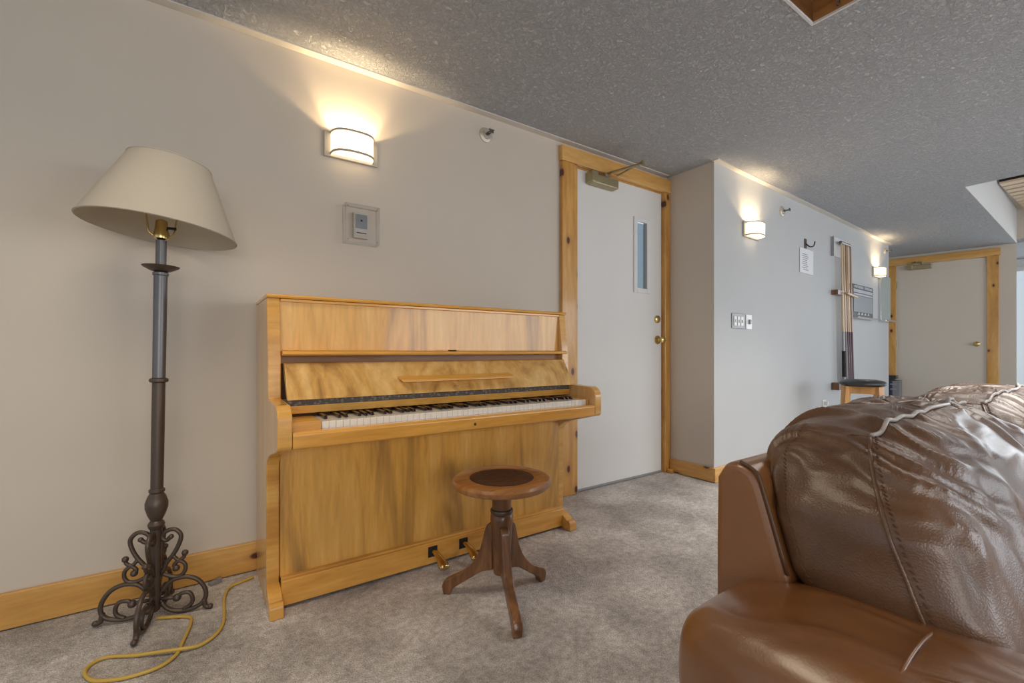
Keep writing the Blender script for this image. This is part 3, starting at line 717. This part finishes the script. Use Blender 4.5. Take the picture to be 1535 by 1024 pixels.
for x in (0.850, 1.003):
    q = obj('pedal', tube(smooth_path([(x, 1.86, 0.070), (x, 1.815, 0.070), (x + 0.002, 1.775, 0.058), (x + 0.004, 1.745, 0.040), (x + 0.004, 1.730, 0.033)], 3), [0.007, 0.007, 0.007, 0.0075, 0.008, 0.009, 0.010, 0.0115, 0.013, 0.014, 0.014, 0.013, 0.009], 10, sx=1.7, side=(1, 0, 0)), M_brass, pn, 0, True)
    obj('pedal_slot', box(x - 0.022, x + 0.022, 1.8445, 1.846, 0.042, 0.088), M_dark, q)

# ------------------------------------------------------------------ piano stool
st = thing('piano_stool', 'worn round wooden piano stool with dark leather inset before the piano', 'stool', (0.947, 1.440, 0))
obj('seat_rim', lathe([(0.122, 0.466), (0.122, 0.471), (0.170, 0.473), (0.181, 0.470), (0.187, 0.461), (0.185, 0.448), (0.178, 0.441), (0.165, 0.437), (0.001, 0.437)], (0, 0, 0), 56, False), M_oakrim, st, 0, 'auto')
obj('seat_inset', lathe([(0.001, 0.4665), (0.05, 0.467), (0.10, 0.4695), (0.118, 0.4715), (0.1215, 0.470), (0.1215, 0.458), (0.001, 0.458)], (0, 0, 0), 48, False), M_seatleather, st, 0, 'auto')
obj('screw_column', lathe([(0.036, 0.348), (0.037, 0.380), (0.040, 0.425), (0.040, 0.4365)], (0, 0, 0), 32), M_oak, st, 0, 'auto')
obj('collar', lathe([(0.036, 0.336), (0.042, 0.338), (0.044, 0.344), (0.042, 0.350), (0.036, 0.353)], (0, 0, 0), 32), M_bronze, st, 0, 'auto')
obj('hub', lathe([(0.018, 0.103), (0.030, 0.108), (0.034, 0.125), (0.036, 0.20), (0.040, 0.28), (0.043, 0.31), (0.042, 0.330), (0.036, 0.337)], (0, 0, 0), 32), M_oak, st, 0, 'auto')
top = smooth_path([(0.033, 0.298, 0), (0.056, 0.286, 0), (0.068, 0.250, 0), (0.082, 0.195, 0), (0.112, 0.138, 0), (0.155, 0.096, 0), (0.205, 0.068, 0), (0.232, 0.052, 0)], 3)
bot = smooth_path([(0.207, 0.0, 0), (0.200, 0.022, 0), (0.165, 0.048, 0), (0.115, 0.082, 0), (0.075, 0.108, 0), (0.033, 0.118, 0)], 3)
legp = [(p.x, p.y) for p in top] + [(0.241, 0.030), (0.234, 0.0)] + [(p.x, p.y) for p in bot]
for a in (130, 250, 10):
    bm = prism(legp, 'Y', -0.016, 0.016)
    bmesh.ops.rotate(bm, verts=bm.verts, cent=(0, 0, 0), matrix=Matrix.Rotation(R(a), 3, 'Z'))
    obj('leg', bm, M_oak, st, 0.004, 'auto')

# ------------------------------------------------------------------ floor lamp
lv = Vector((-0.129, 2.045, 0)).normalized()
fl = thing('floor_lamp', 'dark wrought-iron floor lamp with crooked cream shade left of piano', 'floor lamp', (-0.129, 2.052, 0))
fl.rotation_mode = 'AXIS_ANGLE'; fl.rotation_axis_angle = (R(0.8), lv.x, lv.y, 0)
obj('shaft', lathe([(0.010, 0.022), (0.016, 0.030), (0.018, 0.10), (0.018, 0.315), (0.022, 0.320), (0.026, 0.332), (0.022, 0.341), (0.017, 0.346), (0.020, 0.352), (0.027, 0.368), (0.034, 0.392), (0.034, 0.410), (0.027, 0.432), (0.020, 0.444), (0.024, 0.449), (0.024, 0.456), (0.019, 0.460), (0.0195, 0.66), (0.0195, 0.836)], (0, 0, 0), 28), M_bronze, fl, 0, 'auto')
obj('ring', lathe([(0.019, 0.836), (0.027, 0.839), (0.029, 0.845), (0.027, 0.851), (0.019, 0.854)], (0, 0, 0), 28), M_bronze, fl, 0, 'auto')
obj('pole', lathe([(0.0195, 0.854), (0.0205, 1.218), (0.024, 1.221), (0.024, 1.229), (0.018, 1.232)], (0, 0, 0), 28), M_steel, fl, 0, 'auto')
obj('drip_dish', lathe([(0.016, 1.232), (0.030, 1.236), (0.052, 1.248), (0.056, 1.253), (0.050, 1.252), (0.028, 1.242), (0.016, 1.241)], (0, 0, 0), 36), M_bronze, fl, 0, 'auto')
obj('stem', lathe([(0.0160, 1.240), (0.0160, 1.345), (0.010, 1.348)], (0, 0, 0), 24), M_steel, fl, 0, 'auto')
so = obj('socket', lathe([(0.010, 1.348), (0.022, 1.352), (0.024, 1.366), (0.020, 1.385), (0.018, 1.415), (0.010, 1.42)], (0, 0, 0), 20), M_brass, fl, 0, 'auto')
obj('switch_key', tube([(0.018, -0.004, 1.392), (0.043, -0.008, 1.392)], 0.005, 8), M_dark, so)
ux, uy = lv.y, -lv.x
obj('harp', tube(smooth_path([(ux * a, uy * a, z) for a, z in ((0.02, 1.36), (0.036, 1.375), (0.042, 1.42), (0.052, 1.50), (0.04, 1.575), (0.0, 1.60), (-0.04, 1.575), (-0.052, 1.50), (-0.042, 1.42), (-0.036, 1.375), (-0.02, 1.36))]), 0.0028, 6), M_brass, fl, 0, True)
# shade, tipped to the right
bm = bmesh.new()
add_lathe(bm, [(0.2285, 0.0), (0.2305, 0.0), (0.2305, 0.004), (0.1235, 0.250), (0.1220, 0.2505), (0.1205, 0.250), (0.2270, 0.004), (0.2285, 0.0)], (0, 0, 0), 72, False)
shd = obj('lamp_shade', bm, M_shade, fl, 0, 'auto')
shd.location = (-lv.x * 0.034, -lv.y * 0.034, 1.371); shd.scale = (0.983, 0.983, 0.983); shd.rotation_mode = 'AXIS_ANGLE'; shd.rotation_axis_angle = (R(5.2), lv.x, lv.y, 0)
bm = bmesh.new(); q = [(0.2312 * math.cos(k * math.pi / 36), 0.2312 * math.sin(k * math.pi / 36), 0.003) for k in range(73)]; add_tube(bm, q, 0.0028, 6)
obj('lower_trim', bm, M_shade, shd, 0, True)
bm = bmesh.new(); q = [(0.1235 * math.cos(k * math.pi / 36), 0.1235 * math.sin(k * math.pi / 36), 0.250) for k in range(73)]; add_tube(bm, q, 0.0024, 6)
for a in (0, 120, 240): add_tube(bm, [(0, 0, 0.232), (0.122 * math.cos(R(a)), 0.122 * math.sin(R(a)), 0.248)], 0.0018, 6)
obj('shade_ring', bm, M_shade, shd, 0, True)
paths = [
 ([(0.045, 0.283), (0.03, 0.27), (0.017, 0.284), (0.03, 0.303), (0.056, 0.307), (0.075, 0.284), (0.068, 0.249), (0.051, 0.215), (0.034, 0.192), (0.027, 0.173), (0.020, 0.158)], 0.0075),
 ([(0.053, 0.212), (0.068, 0.195), (0.084, 0.203), (0.088, 0.217)], 0.0065),
 ([(0.062, 0.165), (0.056, 0.179), (0.071, 0.192), (0.088, 0.179), (0.09, 0.157), (0.077, 0.139), (0.051, 0.138), (0.022, 0.152)], 0.0068),
 ([(0.020, 0.090), (0.036, 0.112), (0.056, 0.127), (0.095, 0.131), (0.13, 0.114), (0.152, 0.079), (0.154, 0.046), (0.139, 0.024), (0.108, 0.012), (0.068, 0.012), (0.038, 0.026), (0.020, 0.051)], 0.0078),
 ([(0.068, 0.058), (0.077, 0.072), (0.103, 0.072), (0.114, 0.049), (0.108, 0.028), (0.086, 0.014)], 0.0072),
 ([(0.018, 0.064), (0.066, 0.062)], 0.0065),
 ([(0.150, 0.042), (0.153, 0.018), (0.164, 0.010), (0.172, 0.011)], 0.0085)]
for a in (-14.5, 75.5, 165.5, 255.5):
    bm = bmesh.new(); ca, sa = math.cos(R(a)), math.sin(R(a))
    for pth, rr in paths:
        P = [(r * ca, r * sa, z) for r, z in pth]
        if len(P) > 2: P = smooth_path(P, 4)
        add_tube(bm, P, rr, 8)
    for r_, z_, k in ((0.088, 0.219, 0.011), (0.062, 0.167, 0.012), (0.066, 0.060, 0.014), (0.045, 0.282, 0.009), (0.169, 0.011, 0.010)):
        bmesh.ops.create_icosphere(bm, subdivisions=2, radius=k, matrix=Matrix.Translation((r_ * ca, r_ * sa, max(z_, k + 0.0005))))
    obj('scroll_leg', bm, M_bronze, fl, 0, True)

cp = [(-0.121, 2.03), (-0.032, 1.978), (-0.023, 1.922), (-0.044, 1.81), (-0.056, 1.754), (-0.095, 1.713), (-0.158, 1.708), (-0.208, 1.723), (-0.253, 1.754), (-0.275, 1.809), (-0.261, 1.85), (-0.224, 1.855), (-0.14, 1.805), (-0.057, 1.767), (0.0, 1.763), (0.046, 1.801), (0.072, 1.876), (0.08, 2.042), (0.1, 2.126), (0.139, 2.151), (0.188, 2.171)]
P = smooth_path([(x, y, 0.0065) for x, y in cp], 6)
for i, q in enumerate(P):
    if 70 < i < 84: q.z += 0.0075 * math.sin(math.pi * (i - 70) / 14)
tag(obj('extension_cord', tube(P, 0.0052, 8), M_cord, None, 0, True), 'yellow cord looping over the carpet between lamp and piano', 'cord')
bm = bmesh.new(); add_box(bm, -0.022, 0.022, -0.012, 0.012, 0.0, 0.012); add_box(bm, 0.008, 0.024, -0.009, 0.009, 0.012, 0.016)
tag(obj('dropped_plug', bm, M_bingrey, None, 0.004, 'auto', loc=(0.055, 2.212, 0.0)), 'small grey plug-like piece lying on the carpet by the baseboard', 'plug').rotation_euler = (0, 0, R(25))

# ------------------------------------------------------------------ sofa
sf = thing('leather_sofa', 'brown leather sofa with puffy back cushions at lower right', 'sofa', (0, 0, 0))
def sgnpow(v, p): return math.copysign(abs(v) ** p, v)
def puff(cx, y_of, z0, z1, hx, hy, ex, ez, nu=96, nv=64, wr=0.0, seed=0, topx=0.0):
    """pillow solid: x half-width hx, thickness hy, leaning along y_of(z); ex / ez round it in plan / in elevation"""
    bm = bmesh.new(); rows = []
    cz, hz = (z0 + z1) / 2, (z1 - z0) / 2
    for j in range(nv + 1):
        v = -math.pi / 2 + math.pi * j / nv
        cv, sv = sgnpow(math.cos(v), ez), sgnpow(math.sin(v), ez)
        z = cz + hz * sv; row = []
        for i in range(nu):
            u = 2 * math.pi * i / nu
            x = hx * cv * sgnpow(math.cos(u), ex); y = hy * cv ** 0.9 * sgnpow(math.sin(u), ex)
            p = Vector((cx + x + topx * max(0, sv) ** 2 * (1 if x < 0 else -1) * abs(x) / hx, y_of(z) + y, z))
            row.append(p)
        rows.append(row)
    out = []
    for j in range(nv + 1):
        for i in range(nu):
            a, b = rows[j][(i + 1) % nu] - rows[j][i - 1], rows[min(j + 1, nv)][i] - rows[max(j - 1, 0)][i]
            n = a.cross(b); n = n.normalized() if n.length > 1e-9 else Vector((0, 0, 1))
            p = rows[j][i]; d = 0
            if wr:
                q = Vector((p.x * 9, p.y * 2.5, p.z * 4.5)) + Vector((seed, 0, 0))
                d = wr * (noise.noise(q) * 0.9 + 0.6 * noise.noise(q * 2.3) + 0.25 * noise.noise(q * 5))
                # gathers running over the crown of the cushion
                cw = max(0, (p.z - (z1 - 0.24)) / 0.24)
                s_ = p.x + 0.25 * noise.noise(Vector((p.x * 3, p.y * 5, p.z * 4 + seed)))
                g = 1 - abs(noise.noise(Vector((s_ * 22 + seed, p.y * 1.2 + p.z, 0.3 * seed))))
                g2 = 1 - abs(noise.noise(Vector((s_ * 46 + seed, p.y * 1.5, 4.0 + seed))))
                d += wr * cw * (1.7 * (g ** 3 - 0.5) + 0.6 * (g2 ** 3 - 0.5))
                # long slack folds down the front
                g3 = 1 - abs(noise.noise(Vector((p.x * 4 + p.z * 7 + seed, p.z * 3 - p.x * 2, p.y * 2))))
                d += wr * 0.55 * (g3 ** 4 - 0.4)
            out.append(p + n * d)
    V_ = [bm.verts.new(p) for p in out]
    for j in range(nv):
        for i in range(nu):
            a, b = j * nu + i, j * nu + (i + 1) % nu
            bm.faces.new((V_[a], V_[b], V_[b + nu], V_[a + nu]))
    bmesh.ops.remove_doubles(bm, verts=bm.verts, dist=1e-5)
    return bm, out
def yl(z): return 0.245 + (z - 0.5) * 0.36
cush = []
for cx_, sd, z1 in ((1.316, 1.0, 0.831), (2.170, 7.0, 0.831)):
    bm, pts_ = puff(cx_, yl, 0.40, z1, 0.462, 0.165, 0.44, 0.70, 240, 96, wr=0.011 if sd < 5 else 0.006, seed=sd)
    c_ = obj('back_cushion', bm, M_leather, sf, 0, True, sub=1); cush.append((c_, pts_))
    nu, nv = 240, 96
    def cp_(i0, j0): return Vector(pts_[int(round(j0)) * nu + (int(round(i0)) % nu)])
    def line(i0, j0, j1): return [cp_(i0, j) for j in range(j0, j1)]
    # piped seams between the end gussets and the front face
    for i0 in (125, 235): obj('piped_seam', tube(line(i0, 16, 77), 0.0034, 6), M_leather, c_, 0, True)
    obj('gusset_seam', tube([cp_(i, 75) for i in range(112, 126)], 0.0016, 6), M_leather, c_, 0, True)
    for i0, dx in ((112, -1), (127, 1)):
        ln = line(i0, 18, 77); bm = bmesh.new()
        for k in range(len(ln) - 1):
            a_, b_ = ln[k], ln[k + 1]; m_ = max(1, int((b_ - a_).length / 0.010))
            for f in range(m_):
                s0 = a_.lerp(b_, f / m_); s1 = a_.lerp(b_, (f + 0.45) / m_)
                add_tube(bm, [s0 + Vector((-0.001, -0.002, 0)), s1 + Vector((-0.001, 0.001, 0))], 0.0012, 5)
        obj('stitching', bm, M_seam, c_).__setitem__('kind', 'stuff')
    keyp = [(125, 75), (133, 81), (145, 85), (165, 86), (180, 86.5), (195, 88), (207, 88), (217, 86), (228, 80)]
    rid = []
    for (ia, ja), (ib, jb) in zip(keyp, keyp[1:]):
        for k in range(4):
            q = k / 4; ii, jj = ia + (ib - ia) * q, ja + (jb - ja) * q
            j0 = int(jj); rid.append(cp_(ii, j0).lerp(cp_(ii, j0 + 1), jj - j0) + Vector((0, -0.002, 0.004)))
    obj('crown_seam', tube(smooth_path(rid, 3), 0.0040, 6), M_seamL, c_, 0, True)
# back frame behind the cushions
bfp = [(0.345, 0.30), (0.380, 0.555), (0.425, 0.704), (0.438, 0.727), (0.465, 0.738), (0.495, 0.731), (0.512, 0.700), (0.514, 0.56), (0.514, 0.10), (0.345, 0.10)]
bf = obj('back_frame', prism(bfp, 'X', 0.845, 2.62), M_leathA, sf, 0.018, 'auto', 4)
obj('piping', tube(smooth_path([(0.849, y - 0.001, z + 0.001) for y, z in bfp[1:5]], 4), 0.0032, 6), M_seam, bf, 0, True)
# armrests
def armrest(x, flip=1):
    bm, pts_ = puff(x, lambda z: 0.0, 0.30, 0.566, 0.165, 0.487, 0.45, 0.62, 80, 48, 0.003, x)
    a = obj('armrest', bm, M_leathA, sf, 0, True, sub=1)
    bm2, _ = puff(x + 0.02 * flip, lambda z: 0.02, 0.02, 0.50, 0.115, 0.43, 0.28, 0.12, 48, 24)
    obj('arm_panel', bm2, M_leathA, a, 0, True)
    pr = [(x + 0.165 * math.cos(t) ** 1 * 1.0, 0.185, 0.433 + 0.134 * math.sin(t) ** 0.62) for t in (math.pi * k / 24 for k in range(1, 24))]
    obj('arm_seam', tube(pr, 0.003, 6), M_leathA, a, 0, True)
armrest(0.775, 1); armrest(2.70, -1)
for cx_ in (1.325, 2.15):
    bm, _ = puff(cx_, lambda z: -0.19, 0.24, 0.43, 0.41, 0.33, 0.25, 0.4, 64, 32, 0.003, cx_)
    obj('seat_cushion', bm, M_leather, sf, 0, True)
obj('seat_base', box(0.86, 2.60, -0.46, 0.40, 0.03, 0.27), M_leathA, sf, 0.02)
